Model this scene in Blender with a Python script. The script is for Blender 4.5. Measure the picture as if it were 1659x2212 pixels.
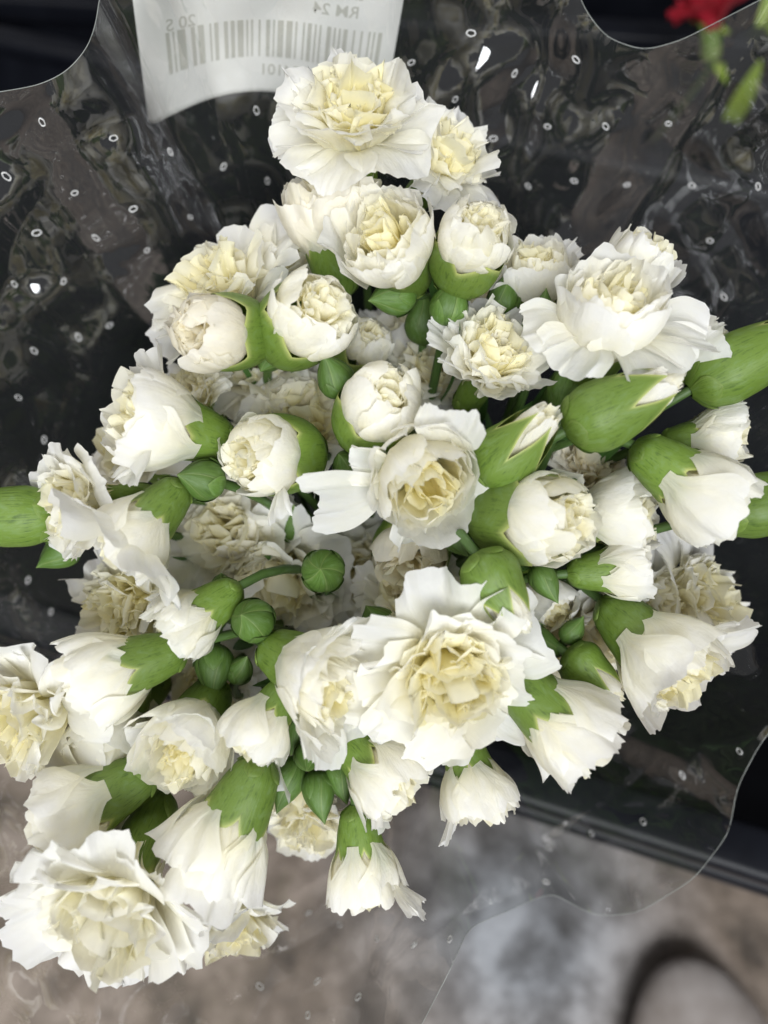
import bpy, math, random
import numpy as np
from mathutils import Vector, Matrix

for o in list(bpy.data.objects):
    bpy.data.objects.remove(o)
S = bpy.context.scene
COL = S.collection
PI = math.pi

# ------------------------------------------------------------------ camera
PITCH = math.radians(62.0)
CAM = np.array((0.0, 0.0, 0.85))
FWD = np.array((0.0, math.cos(PITCH), -math.sin(PITCH)))
UPV = np.array((0.0, math.sin(PITCH), math.cos(PITCH)))
RGT = np.array((1.0, 0.0, 0.0))
TANV = 0.6923                       # tan of half the vertical field of view
FPX = 1106.0 / TANV                 # focal length in layout pixels (1659 x 2212)
D0 = 0.255                          # distance of the sharp flower heads
cd = bpy.data.cameras.new('camera')
cam = bpy.data.objects.new('camera', cd)
COL.objects.link(cam)
cam.location = CAM
cam.rotation_euler = (PI / 2 - PITCH, 0, 0)
cd.sensor_fit = 'VERTICAL'
cd.sensor_height = 36.0
cd.sensor_width = 27.0
cd.lens = 18.0 / TANV
cd.clip_start = 0.01
cd.clip_end = 50.0
cd.dof.use_dof = True
cd.dof.focus_distance = 0.25
cd.dof.aperture_fstop = 5.0
S.camera = cam

# ------------------------------------------------------------------ light (a shop: soft ceiling lamps, no sun)
W = bpy.data.worlds.new('World')
S.world = W
W.use_nodes = True
bg = W.node_tree.nodes['Background']
bg.inputs[0].default_value = (0.97, 0.97, 1.0, 1)
bg.inputs[1].default_value = 0.15


def area(name, loc, target, sx, sy, power, color):
    l = bpy.data.lights.new(name, 'AREA')
    l.shape = 'RECTANGLE'
    l.size = sx
    l.size_y = sy
    l.energy = power
    l.color = color
    o = bpy.data.objects.new(name, l)
    COL.objects.link(o)
    o.location = loc
    d = Vector(target) - Vector(loc)
    o.rotation_euler = d.to_track_quat('-Z', 'Y').to_euler()
    return o


area('ceiling_lamp', (-0.9, 0.7, 2.5), (0, 0.15, 0.6), 2.0, 1.6, 30, (1.0, 0.985, 0.96))
area('ceiling_lamp', (0.25, -1.85, 2.25), (0, 0.15, 0.6), 2.0, 1.5, 124, (0.95, 0.975, 1.0))
S.view_settings.view_transform = 'Standard'
S.view_settings.look = 'None'
S.view_settings.gamma = 1
S.view_settings.exposure = -0.17
S.view_settings.use_curve_mapping = False
S.render.engine = 'CYCLES'
S.cycles.max_bounces = 14
S.cycles.diffuse_bounces = 12
S.cycles.glossy_bounces = 3
S.cycles.transparent_max_bounces = 8
S.cycles.caustics_reflective = False
S.cycles.caustics_refractive = False
S.cycles.sample_clamp_indirect = 4.0


def cpt(px, py, d):
    """layout point -> real place in the world at distance d along the view"""
    x = (px - 829.5) / FPX * d
    y = (1106.0 - py) / FPX * d
    return CAM + RGT * x + UPV * y + FWD * d


def cdir(ang, tilt):
    a, t = math.radians(ang), math.radians(tilt)
    return RGT * (math.cos(t) * math.cos(a)) + UPV * (math.cos(t) * math.sin(a)) - FWD * math.sin(t)


def to_px(P):
    q = P - CAM
    d = q @ FWD
    return np.stack([829.5 + (q @ RGT) / d * FPX, 1106.0 - (q @ UPV) / d * FPX, d], -1)


# ------------------------------------------------------------------ materials
def newmat(name):
    m = bpy.data.materials.new(name)
    m.use_nodes = True
    nt = m.node_tree
    nt.nodes.clear()
    out = nt.nodes.new('ShaderNodeOutputMaterial')
    return m, nt, out


def N(nt, t, **kw):
    n = nt.nodes.new(t)
    for k, v in kw.items():
        if k in ('operation', 'blend_type', 'data_type', 'attribute_name', 'noise_dimensions', 'feature', 'interpolation_type', 'vector_type', 'distribution', 'attribute_type'):
            setattr(n, k, v)
        else:
            n.inputs[k].default_value = v
    return n


def ramp(nt, fac, stops):
    r = nt.nodes.new('ShaderNodeValToRGB')
    e = r.color_ramp.elements
    while len(e) > 1:
        e.remove(e[-1])
    e[0].position = stops[0][0]
    e[0].color = (*stops[0][1], 1)
    for p, c in stops[1:]:
        x = e.new(p)
        x.color = (*c, 1)
    if fac is not None:
        nt.links.new(fac, r.inputs[0])
    return r


def petal_material(name, tip, mid, base, blemish):
    m, nt, out = newmat(name)
    L = nt.links.new
    at = N(nt, 'ShaderNodeAttribute', attribute_name='tone')
    uv = N(nt, 'ShaderNodeAttribute', attribute_name='puv')
    oi = N(nt, 'ShaderNodeObjectInfo')
    # fine veins running along the petal
    mp = N(nt, 'ShaderNodeMapping')
    mp.inputs['Scale'].default_value = (11.0, 1.3, 1.0)
    L(uv.outputs['Vector'], mp.inputs['Vector'])
    vn = N(nt, 'ShaderNodeTexNoise', Scale=1.6, Detail=4.0, Roughness=0.6)
    L(mp.outputs[0], vn.inputs['Vector'])
    mp2 = N(nt, 'ShaderNodeMapping')
    mp2.inputs['Scale'].default_value = (2.2, 2.2, 1.0)
    L(uv.outputs['Vector'], mp2.inputs['Vector'])
    cn = N(nt, 'ShaderNodeTexNoise', Scale=1.4, Detail=3.0)
    L(mp2.outputs[0], cn.inputs['Vector'])
    add = N(nt, 'ShaderNodeMath', operation='MULTIPLY_ADD')
    L(cn.outputs[0], add.inputs[0])
    add.inputs[1].default_value = 0.35
    L(at.outputs['Fac'], add.inputs[2])
    sub = N(nt, 'ShaderNodeMath', operation='SUBTRACT')
    L(add.outputs[0], sub.inputs[0])
    sub.inputs[1].default_value = 0.17
    cr = ramp(nt, sub.outputs[0], [(0.0, tip), (0.45, mid), (1.0, base)])
    # tiny brown blemishes
    sp = N(nt, 'ShaderNodeTexNoise', Scale=3.1, Detail=5.0, Roughness=0.75)
    L(mp2.outputs[0], sp.inputs['Vector'])
    sr = ramp(nt, sp.outputs[0], [(0.0, (0, 0, 0)), (blemish, (0, 0, 0)), (blemish + 0.06, (0.6, 0.6, 0.6))])
    mx = N(nt, 'ShaderNodeMix', data_type='RGBA')
    L(sr.outputs[0], mx.inputs[0])
    L(cr.outputs[0], mx.inputs[6])
    mx.inputs[7].default_value = (0.45, 0.26, 0.09, 1)
    hv = N(nt, 'ShaderNodeHueSaturation')
    vr = N(nt, 'ShaderNodeMapRange')
    L(oi.outputs['Random'], vr.inputs[0])
    vr.inputs[3].default_value = 0.93
    vr.inputs[4].default_value = 1.02
    L(vr.outputs[0], hv.inputs['Value'])
    L(mx.outputs[2], hv.inputs['Color'])
    bp = N(nt, 'ShaderNodeBump', Strength=0.16, Distance=0.0008)
    L(vn.outputs[0], bp.inputs['Height'])
    bp2 = N(nt, 'ShaderNodeBump', Strength=0.30, Distance=0.003)
    L(cn.outputs[0], bp2.inputs['Height'])
    L(bp.outputs[0], bp2.inputs['Normal'])
    pr = N(nt, 'ShaderNodeBsdfPrincipled', Roughness=0.55)
    pr.inputs['Specular IOR Level'].default_value = 0.3
    pr.inputs['Sheen Weight'].default_value = 0.08
    L(hv.outputs[0], pr.inputs['Base Color'])
    L(bp2.outputs[0], pr.inputs['Normal'])
    tr = N(nt, 'ShaderNodeBsdfTranslucent')
    L(hv.outputs[0], tr.inputs['Color'])
    L(bp2.outputs[0], tr.inputs['Normal'])
    ms = N(nt, 'ShaderNodeMixShader')
    ms.inputs[0].default_value = 0.55
    L(pr.outputs[0], ms.inputs[1])
    L(tr.outputs[0], ms.inputs[2])
    L(ms.outputs[0], out.inputs[0])
    return m


WHITE = (0.95, 0.945, 0.93)
M_PETAL = petal_material('petal_white', WHITE, (0.975, 0.93, 0.66), (0.98, 0.90, 0.38), 0.80)
M_PETAL_WORN = petal_material('petal_white_worn', (0.95, 0.93, 0.87), (0.95, 0.89, 0.67), (0.93, 0.81, 0.42), 0.67)
M_PETAL_RED = petal_material('petal_red', (0.62, 0.03, 0.06), (0.5, 0.02, 0.04), (0.35, 0.01, 0.02), 0.9)


def green_material(name, lo, hi, edge, bloom=0.25, rough=0.47):
    m, nt, out = newmat(name)
    L = nt.links.new
    at = N(nt, 'ShaderNodeAttribute', attribute_name='tone')     # 0 base .. 1 pale rim
    uv = N(nt, 'ShaderNodeAttribute', attribute_name='puv')
    oi = N(nt, 'ShaderNodeObjectInfo')
    mp = N(nt, 'ShaderNodeMapping')
    mp.inputs['Scale'].default_value = (16.0, 0.9, 1.0)
    L(uv.outputs['Vector'], mp.inputs['Vector'])
    st = N(nt, 'ShaderNodeTexNoise', Scale=1.5, Detail=4.0, Roughness=0.6)
    L(mp.outputs[0], st.inputs['Vector'])
    mp2 = N(nt, 'ShaderNodeMapping')
    mp2.inputs['Scale'].default_value = (3.0, 2.0, 1.0)
    L(uv.outputs['Vector'], mp2.inputs['Vector'])
    bl = N(nt, 'ShaderNodeTexNoise', Scale=1.7, Detail=4.0, Roughness=0.65)
    L(mp2.outputs[0], bl.inputs['Vector'])
    mixf = N(nt, 'ShaderNodeMath', operation='MULTIPLY_ADD')
    L(st.outputs[0], mixf.inputs[0])
    mixf.inputs[1].default_value = 1.1
    L(bl.outputs[0], mixf.inputs[2])
    cr = ramp(nt, mixf.outputs[0], [(0.68, lo), (1.5, hi)])
    er = ramp(nt, at.outputs['Fac'], [(0.0, (0, 0, 0)), (0.55, (0.12, 0.12, 0.12)), (0.85, (0.45, 0.45, 0.45)), (0.97, (0.9, 0.9, 0.9))])
    mx = N(nt, 'ShaderNodeMix', data_type='RGBA')
    L(er.outputs[0], mx.inputs[0])
    L(cr.outputs[0], mx.inputs[6])
    mx.inputs[7].default_value = (*edge, 1)
    # pale waxy bloom in patches
    br = ramp(nt, bl.outputs[0], [(0.52, (0, 0, 0)), (0.72, (bloom, bloom, bloom))])
    mb = N(nt, 'ShaderNodeMix', data_type='RGBA')
    L(br.outputs[0], mb.inputs[0])
    L(mx.outputs[2], mb.inputs[6])
    mb.inputs[7].default_value = (0.22, 0.33, 0.20, 1)
    hv = N(nt, 'ShaderNodeHueSaturation')
    vr = N(nt, 'ShaderNodeMapRange')
    L(oi.outputs['Random'], vr.inputs[0])
    vr.inputs[3].default_value = 0.8
    vr.inputs[4].default_value = 1.15
    L(vr.outputs[0], hv.inputs['Value'])
    L(mb.outputs[2], hv.inputs['Color'])
    bp = N(nt, 'ShaderNodeBump', Strength=0.3, Distance=0.0008)
    L(st.outputs[0], bp.inputs['Height'])
    pr = N(nt, 'ShaderNodeBsdfPrincipled', Roughness=rough)
    pr.inputs['Specular IOR Level'].default_value = 0.4
    L(hv.outputs[0], pr.inputs['Base Color'])
    L(bp.outputs[0], pr.inputs['Normal'])
    tr = N(nt, 'ShaderNodeBsdfTranslucent')
    L(hv.outputs[0], tr.inputs['Color'])
    ms = N(nt, 'ShaderNodeMixShader')
    ms.inputs[0].default_value = 0.12
    L(pr.outputs[0], ms.inputs[1])
    L(tr.outputs[0], ms.inputs[2])
    L(ms.outputs[0], out.inputs[0])
    return m


M_CALYX = green_material('calyx_green', (0.036, 0.082, 0.010), (0.128, 0.212, 0.030), (0.48, 0.52, 0.18))
M_BUD = green_material('bud_green', (0.035, 0.085, 0.012), (0.085, 0.165, 0.028), (0.34, 0.40, 0.16), bloom=0.3)
M_STEM = green_material('stem_green', (0.03, 0.07, 0.015), (0.07, 0.13, 0.03), (0.2, 0.3, 0.1))
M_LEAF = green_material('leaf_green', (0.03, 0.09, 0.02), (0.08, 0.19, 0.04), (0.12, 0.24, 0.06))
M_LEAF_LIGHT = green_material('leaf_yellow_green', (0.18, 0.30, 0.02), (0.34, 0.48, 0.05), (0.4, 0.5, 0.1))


def plain(name, color, rough=0.5, noise=None, spec=0.5, bump=0.0, nscale=8.0):
    m, nt, out = newmat(name)
    L = nt.links.new
    pr = N(nt, 'ShaderNodeBsdfPrincipled', Roughness=rough)
    pr.inputs['Specular IOR Level'].default_value = spec
    pr.inputs['Base Color'].default_value = (*color, 1)
    tc = N(nt, 'ShaderNodeTexCoord')
    nz = N(nt, 'ShaderNodeTexNoise', Scale=nscale, Detail=5.0, Roughness=0.6)
    L(tc.outputs['Object'], nz.inputs['Vector'])
    if noise:
        r = ramp(nt, nz.outputs[0], [(0.3, color), (0.7, noise)])
        L(r.outputs[0], pr.inputs['Base Color'])
    if bump:
        b = N(nt, 'ShaderNodeBump', Strength=bump, Distance=0.003)
        L(nz.outputs[0], b.inputs['Height'])
        L(b.outputs[0], pr.inputs['Normal'])
    L(pr.outputs[0], out.inputs[0])
    return m


M_CRATE = plain('black_plastic', (0.004, 0.0045, 0.007), 0.38, noise=(0.008, 0.009, 0.013), bump=0.1, nscale=30, spec=0.18)
M_STONE = plain('pale_stone', (0.20, 0.165, 0.14), 0.6, noise=(0.40, 0.36, 0.34), bump=0.4, nscale=16)
M_STONE_BROWN = plain('brown_stone', (0.045, 0.03, 0.018), 0.5, noise=(0.08, 0.055, 0.03), bump=0.3, nscale=9)
M_EDGE = plain('film_edge', (0.30, 0.32, 0.30), 0.3)
M_RING = plain('hole_rim', (0.75, 0.75, 0.74), 0.3)


def film_material():
    m, nt, out = newmat('clear_film')
    L = nt.links.new
    tc = N(nt, 'ShaderNodeTexCoord')
    nz = N(nt, 'ShaderNodeTexNoise', Scale=17.0, Detail=2.5, Roughness=0.5, Distortion=1.3)
    L(tc.outputs['Object'], nz.inputs['Vector'])
    nz2 = N(nt, 'ShaderNodeTexVoronoi', Scale=22.0)
    nz2.feature = 'SMOOTH_F1'
    nz2.inputs['Smoothness'].default_value = 0.6
    L(tc.outputs['Object'], nz2.inputs['Vector'])
    b = N(nt, 'ShaderNodeBump', Strength=0.12, Distance=0.006)
    L(nz.outputs[0], b.inputs['Height'])
    b2 = N(nt, 'ShaderNodeBump', Strength=0.04, Distance=0.006)
    L(nz2.outputs['Distance'], b2.inputs['Height'])
    L(b.outputs[0], b2.inputs['Normal'])
    fr = N(nt, 'ShaderNodeFresnel', IOR=1.52)
    L(b2.outputs[0], fr.inputs['Normal'])
    f2 = N(nt, 'ShaderNodeMath', operation='MULTIPLY_ADD')
    L(fr.outputs[0], f2.inputs[0])
    f2.inputs[1].default_value = 2.8
    f2.inputs[2].default_value = 0.03
    f2.use_clamp = True
    tr = N(nt, 'ShaderNodeBsdfTransparent')
    tr.inputs[0].default_value = (0.97, 0.975, 0.97, 1)
    gl = N(nt, 'ShaderNodeBsdfGlossy', Roughness=0.035)
    gl.inputs[0].default_value = (1, 1, 1, 1)
    L(b2.outputs[0], gl.inputs['Normal'])
    df = N(nt, 'ShaderNodeBsdfDiffuse')
    df.inputs[0].default_value = (0.8, 0.82, 0.8, 1)
    hz = N(nt, 'ShaderNodeTexNoise', Scale=300.0, Detail=2.0)
    L(tc.outputs['Object'], hz.inputs['Vector'])
    hr = ramp(nt, hz.outputs[0], [(0.0, (0.014,) * 3), (0.72, (0.018,) * 3), (0.80, (0.10,) * 3)])
    m0 = N(nt, 'ShaderNodeMixShader')
    L(hr.outputs[0], m0.inputs[0])
    L(tr.outputs[0], m0.inputs[1])
    L(df.outputs[0], m0.inputs[2])
    m1 = N(nt, 'ShaderNodeMixShader')
    L(f2.outputs[0], m1.inputs[0])
    L(m0.outputs[0], m1.inputs[1])
    L(gl.outputs[0], m1.inputs[2])
    L(m1.outputs[0], out.inputs[0])
    return m


M_FILM = film_material()


def floor_material():
    m, nt, out = newmat('wet_stone_floor')
    L = nt.links.new
    tc = N(nt, 'ShaderNodeTexCoord')
    n1 = N(nt, 'ShaderNodeTexNoise', Scale=13.0, Detail=6.0, Roughness=0.62)
    L(tc.outputs['Object'], n1.inputs['Vector'])
    n2 = N(nt, 'ShaderNodeTexNoise', Scale=2.6, Detail=3.0, Roughness=0.5)
    L(tc.outputs['Object'], n2.inputs['Vector'])
    warm = ramp(nt, n1.outputs[0], [(0.34, (0.06, 0.045, 0.033)), (0.5, (0.20, 0.155, 0.12)), (0.63, (0.36, 0.29, 0.24))])
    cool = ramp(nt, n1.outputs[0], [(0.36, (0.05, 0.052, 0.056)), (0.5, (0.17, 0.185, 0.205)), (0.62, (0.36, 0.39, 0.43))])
    # bluish wet sheen, painted into the floor colour around one spot
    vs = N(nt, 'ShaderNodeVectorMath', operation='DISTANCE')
    vs.inputs[1].default_value = FLOOR_SHEEN
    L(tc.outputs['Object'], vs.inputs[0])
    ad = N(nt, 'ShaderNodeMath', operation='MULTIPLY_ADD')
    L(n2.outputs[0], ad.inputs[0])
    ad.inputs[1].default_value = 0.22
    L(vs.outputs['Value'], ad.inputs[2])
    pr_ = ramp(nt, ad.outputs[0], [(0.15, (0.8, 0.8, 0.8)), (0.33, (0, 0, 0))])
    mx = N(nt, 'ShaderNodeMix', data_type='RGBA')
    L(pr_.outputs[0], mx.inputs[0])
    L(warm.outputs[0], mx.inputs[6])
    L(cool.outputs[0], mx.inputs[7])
    pr = N(nt, 'ShaderNodeBsdfPrincipled', Roughness=0.6)
    L(mx.outputs[2], pr.inputs['Base Color'])
    b = N(nt, 'ShaderNodeBump', Strength=0.5, Distance=0.01)
    L(n1.outputs[0], b.inputs['Height'])
    L(b.outputs[0], pr.inputs['Normal'])
    L(pr.outputs[0], out.inputs[0])
    return m


# ------------------------------------------------------------------ mesh helpers
def link(name, me, parent=None, mat=None):
    o = bpy.data.objects.new(name, me)
    COL.objects.link(o)
    if parent is not None:
        o.parent = parent
    if mat is not None and me is not None:
        me.materials.append(mat)
    return o


def grid_faces(nu, nv, wrap=False):
    f = []
    for j in range(nv - 1):
        for i in range(nu - (0 if wrap else 1)):
            i2 = (i + 1) % nu
            f.append((j * nu + i, j * nu + i2, (j + 1) * nu + i2, (j + 1) * nu + i))
    return f


_fc = {}


def grid_mesh(name, V, nu, nv, wrap=False, tone=None, puv=None):
    key = (nu, nv, wrap)
    if key not in _fc:
        _fc[key] = grid_faces(nu, nv, wrap)
    me = bpy.data.meshes.new(name)
    me.from_pydata(V.reshape(-1, 3).tolist(), [], _fc[key])
    me.polygons.foreach_set('use_smooth', np.ones(len(me.polygons), bool))
    if tone is not None:
        a = me.attributes.new('tone', 'FLOAT', 'POINT')
        a.data.foreach_set('value', np.clip(tone, 0, 1).astype(np.float32).ravel())
    if puv is not None:
        a = me.attributes.new('puv', 'FLOAT_VECTOR', 'POINT')
        a.data.foreach_set('vector', puv.astype(np.float32).ravel())
    return me


def boxes_mesh(name, boxes, bevel=0.0):
    import bmesh
    bm = bmesh.new()
    for (c, s) in boxes:
        r = bmesh.ops.create_cube(bm, size=1.0)
        bmesh.ops.scale(bm, vec=s, verts=r['verts'])
        bmesh.ops.translate(bm, vec=c, verts=r['verts'])
    if bevel:
        bmesh.ops.bevel(bm, geom=bm.edges[:], offset=bevel, segments=3, profile=0.5, affect='EDGES')
    me = bpy.data.meshes.new(name)
    bm.to_mesh(me)
    bm.free()
    me.polygons.foreach_set('use_smooth', np.ones(len(me.polygons), bool))
    return me


def tag(o, label=None, cat=None, group=None, kind=None):
    if label:
        o['label'] = label
    if cat:
        o['category'] = cat
    if group:
        o['group'] = group
    if kind:
        o['kind'] = kind


def smooth(a, b, x):
    t = np.clip((x - a) / (b - a), 0, 1)
    return t * t * (3 - 2 * t)


def sinterp(x, keys):
    """smooth interpolation through (x, y) keys"""
    xs = np.array([k[0] for k in keys], float)
    ys = np.array([k[1] for k in keys], float)
    m = np.gradient(ys, xs)
    i = np.clip(np.searchsorted(xs, x) - 1, 0, len(xs) - 2)
    h = xs[i + 1] - xs[i]
    t = np.clip((x - xs[i]) / h, 0, 1)
    return ((2 * t**3 - 3 * t**2 + 1) * ys[i] + (t**3 - 2 * t**2 + t) * h * m[i]
            + (-2 * t**3 + 3 * t**2) * ys[i + 1] + (t**3 - t**2) * h * m[i + 1])


# ------------------------------------------------------------------ setting: floor
def on_plane(px, py, z):
    q = cpt(px, py, 1.0) - CAM
    return CAM + q * ((z - CAM[2]) / q[2])


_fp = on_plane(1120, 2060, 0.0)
FLOOR_SHEEN = (_fp[0], _fp[1], 0.0)
M_FLOOR = floor_material()
me = bpy.data.meshes.new('floor')
me.from_pydata([(-4, -3, 0), (4, -3, 0), (4, 6, 0), (-4, 6, 0)], [], [(0, 1, 2, 3)])
fl = link('floor', me, None, M_FLOOR)
tag(fl, 'mottled tan stone floor with a painted blue grey sheen', 'floor', kind='structure')

# ------------------------------------------------------------------ the flowers
RNG = random.Random(11)


def petal(rng, parent, mat, az, L, Wd, keys, r0, z0, Rc, ruf, S_, cream=(0.5, 0.0), nu=17, nv=13,
          serr=0.05, freq=1.5, curl=0.0, lean=0.0, off=(0, 0, 0), notch=0.2, claw=0.2):
    """one petal: a fan-shaped blade bent along a profile about the flower axis"""
    n = 50
    s = np.linspace(0, 1, n)
    al = np.radians(sinterp(s, keys))
    ds = L / (n - 1)
    pr = r0 + np.concatenate([[0], np.cumsum(np.sin(al[:-1]) * ds)])
    pz = z0 + np.concatenate([[0], np.cumsum(np.cos(al[:-1]) * ds)])
    u = np.linspace(-1, 1, nu)[None, :]
    v = np.linspace(0, 1, nv)[:, None] ** 0.85
    teeth = np.array([rng.uniform(-1, 1) for _ in range(nu)])[None, :]
    teeth = 0.6 * teeth + 0.5 * np.sin(u * rng.uniform(9, 14) + rng.uniform(0, 6))
    big = 0.06 * np.sin(u * rng.uniform(2, 5) + rng.uniform(0, 6))
    lf = 1 - notch * np.abs(u) ** 2.6 - 0.05 + big + 0.0 * u
    sv = v * lf + teeth * serr * v ** 5
    sv = np.clip(sv, 0, 1)
    w = Wd * (claw + (1 - claw) * smooth(0.05, 0.8, v)) * np.ones_like(u)
    R = np.interp(sv, s, pr)
    Z = np.interp(sv, s, pz)
    A = np.interp(sv, s, al)
    a = u * w / Rc
    p1, p2, p3 = (rng.uniform(0, 2 * PI) for _ in range(3))
    f1 = freq * rng.uniform(0.7, 1.3)
    f2 = freq * rng.uniform(1.7, 2.6)
    amp = ruf * sv ** 1.6
    d = amp * (0.65 * np.sin(f1 * PI * u + p1) + 0.35 * np.sin(f2 * PI * u + p2 + 2.5 * v) + 0.25 * np.sin(5 * v + 2 * u + p3))
    d = d + ruf * 0.30 * np.clip(sv - 0.55, 0, 1) * np.sin(rng.uniform(5.5, 8.5) * PI * u + p3)
    d = d - curl * np.clip(sv - 0.7, 0, 1) ** 2 * 6 * (0.7 + 0.3 * np.sin(3 * u + p2))
    lat = Rc * np.sin(a) + lean * sv ** 2 * L + amp * 0.5 * np.sin(f2 * PI * u + p3)
    nin = Rc * (1 - np.cos(a)) + d
    x = R - np.cos(A) * nin
    z = Z + np.sin(A) * nin
    y = lat
    ca, sa = math.cos(az), math.sin(az)
    V = np.stack([(x * ca - y * sa) + off[0], (x * sa + y * ca) + off[1], z + off[2]], -1) * S_
    tone = cream[1] + (cream[0] - cream[1]) * (1 - sv) ** 1.3 + 0 * u
    sd = rng.uniform(0, 90)
    puv = np.stack([u + 0 * sv + sd, sv + sd, 0 * sv], -1)
    me = grid_mesh('petal', V, nu, nv, tone=tone, puv=puv)
    return link('petal', me, parent, mat)


def lathe_calyx(rng, parent, mat, prof, S_, mouth, tooth, name='calyx', nphi=60, nv=20, rib=0.012, split=0.0, inward=0.5, nt=5):
    """green cup of a carnation: a lathed tube whose rim runs out into five pointed teeth"""
    zs = prof[0][0]
    phi = np.linspace(0, 2 * PI, nphi, endpoint=False)[None, :]
    ph0 = rng.uniform(0, 2 * PI)
    k = (phi + ph0) / (2 * PI) * nt
    fr = k - np.floor(k)
    idx = np.floor(k).astype(int) % nt
    tl = np.array([rng.uniform(0.65, 1.2) for _ in range(nt)])[idx]
    tri = np.clip(1 - np.abs(fr - 0.5) * 2.0, 0, 1) ** 0.8
    top = mouth + tooth * tl * (tri - 0.35)
    v = np.linspace(0, 1, nv)[:, None] ** 0.9
    z = zs + (top - zs) * v
    r = sinterp(np.clip(z, prof[0][0], prof[-1][0]), prof)
    r = r - inward * np.clip(z - prof[-1][0], 0, 9) + 0.0
    r = np.maximum(r, 0.02)
    r = r * (1 + rib * np.cos(nt * (phi + ph0)) + 0.012 * np.sin(3 * phi + ph0 * 3 + 2 * v)
             + 0.05 * split * np.sin(2 * phi + ph0) * v)
    # teeth stand a little off the petals
    r = r + 0.05 * tri * np.clip(v - 0.8, 0, 1) * tl
    V = np.stack([r * np.cos(phi), r * np.sin(phi), z], -1) * S_
    tone = np.clip(0.35 * v ** 2 + 0.65 * smooth(0.80, 1.0, v) + 0 * phi, 0, 1)
    sd = rng.uniform(0, 90)
    puv = np.stack([phi / (2 * PI) * 4 + 0 * v + sd, v * 2 + 0 * phi + sd, 0 * (v + phi)], -1)
    me = grid_mesh(name, V, nphi, nv, wrap=True, tone=tone, puv=puv)
    return link(name, me, parent, mat)


def bract(rng, parent, mat, prof, S_, az, z1, half, out=1.05, lift=0.0, nu=9, nv=9):
    """pointed scale pressed on the base of the calyx"""
    z0 = prof[0][0]
    u = np.linspace(-1, 1, nu)[None, :]
    v = np.linspace(0, 1, nv)[:, None]
    wd = half * (1 - v ** 2.2) ** 0.8 * (0.75 + 0.5 * v) + 0.02
    z = z0 + (z1 - z0) * v + 0 * u
    r = sinterp(np.clip(z, prof[0][0], prof[-1][0]), prof) * out + 0.02 + lift * v ** 3 - 0.03 * np.abs(u) * v
    ph = az + u * wd
    V = np.stack([r * np.cos(ph), r * np.sin(ph), z], -1) * S_
    sd = rng.uniform(0, 90)
    tone = 0.2 * v + 0.5 * np.maximum(smooth(0.8, 1.0, np.abs(u)) * 0.8, smooth(0.85, 1, v)) + 0 * u
    puv = np.stack([u * 0.6 + 0 * v + sd, v + 0 * u + sd, 0 * (u + v)], -1)
    me = grid_mesh('bract', V, nu, nv, tone=tone, puv=puv)
    return link('bract', me, parent, mat)


def tube(name, pts, r0, r1, parent, mat, ns=8):
    pts = np.array(pts, float)
    n = len(pts)
    T = np.gradient(pts, axis=0)
    T /= np.linalg.norm(T, axis=1)[:, None]
    ref = np.array((0.31, 0.82, 0.47))
    A = np.cross(T, ref)
    A /= np.linalg.norm(A, axis=1)[:, None]
    B = np.cross(T, A)
    ph = np.linspace(0, 2 * PI, ns, endpoint=False)
    rr = np.linspace(r0, r1, n)[:, None, None]
    V = pts[:, None, :] + rr * (np.cos(ph)[None, :, None] * A[:, None, :] + np.sin(ph)[None, :, None] * B[:, None, :])
    v = np.linspace(0, 1, n)[:, None] + 0 * ph[None, :]
    puv = np.stack([ph[None, :] / 6 + 0 * v, v * 6, 0 * v], -1)
    me = grid_mesh(name, V, ns, n, wrap=True, tone=0 * v, puv=puv)
    return link(name, me, parent, mat)




def blade(root, p0, d, up, L_, Wd, mat, bend, rng):
    d = d / np.linalg.norm(d)
    side = np.cross(d, up)
    side /= np.linalg.norm(side) + 1e-9
    nn = np.cross(side, d)
    nu, nv = 5, 12
    u = np.linspace(-1, 1, nu)[None, :, None]
    v = np.linspace(0, 1, nv)[:, None, None]
    w = Wd * np.sin(PI * np.clip(v * 0.8 + 0.2, 0, 1)) ** 0.8
    V = p0 + d * (L_ * v) + side * (w * u) + nn * (0.35 * w * np.abs(u) - bend * L_ * v ** 2)
    sd = rng.uniform(0, 50)
    puv = np.stack([(u * .5 + 0 * v + sd)[..., 0], (v + 0 * u + sd)[..., 0], (0 * (u + v))[..., 0]], -1)
    return link('leaf', grid_mesh('leaf', V, nu, nv, tone=(0.25 * np.abs(u) + 0 * v)[..., 0], puv=puv), root, mat)


DEEP = 'blooms deep inside the bouquet'
CONV = cpt(850, 1290, 0.66)          # where the stems run together, down in the crate
FOOT = np.array((0.02, 0.40, 0.035))


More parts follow.
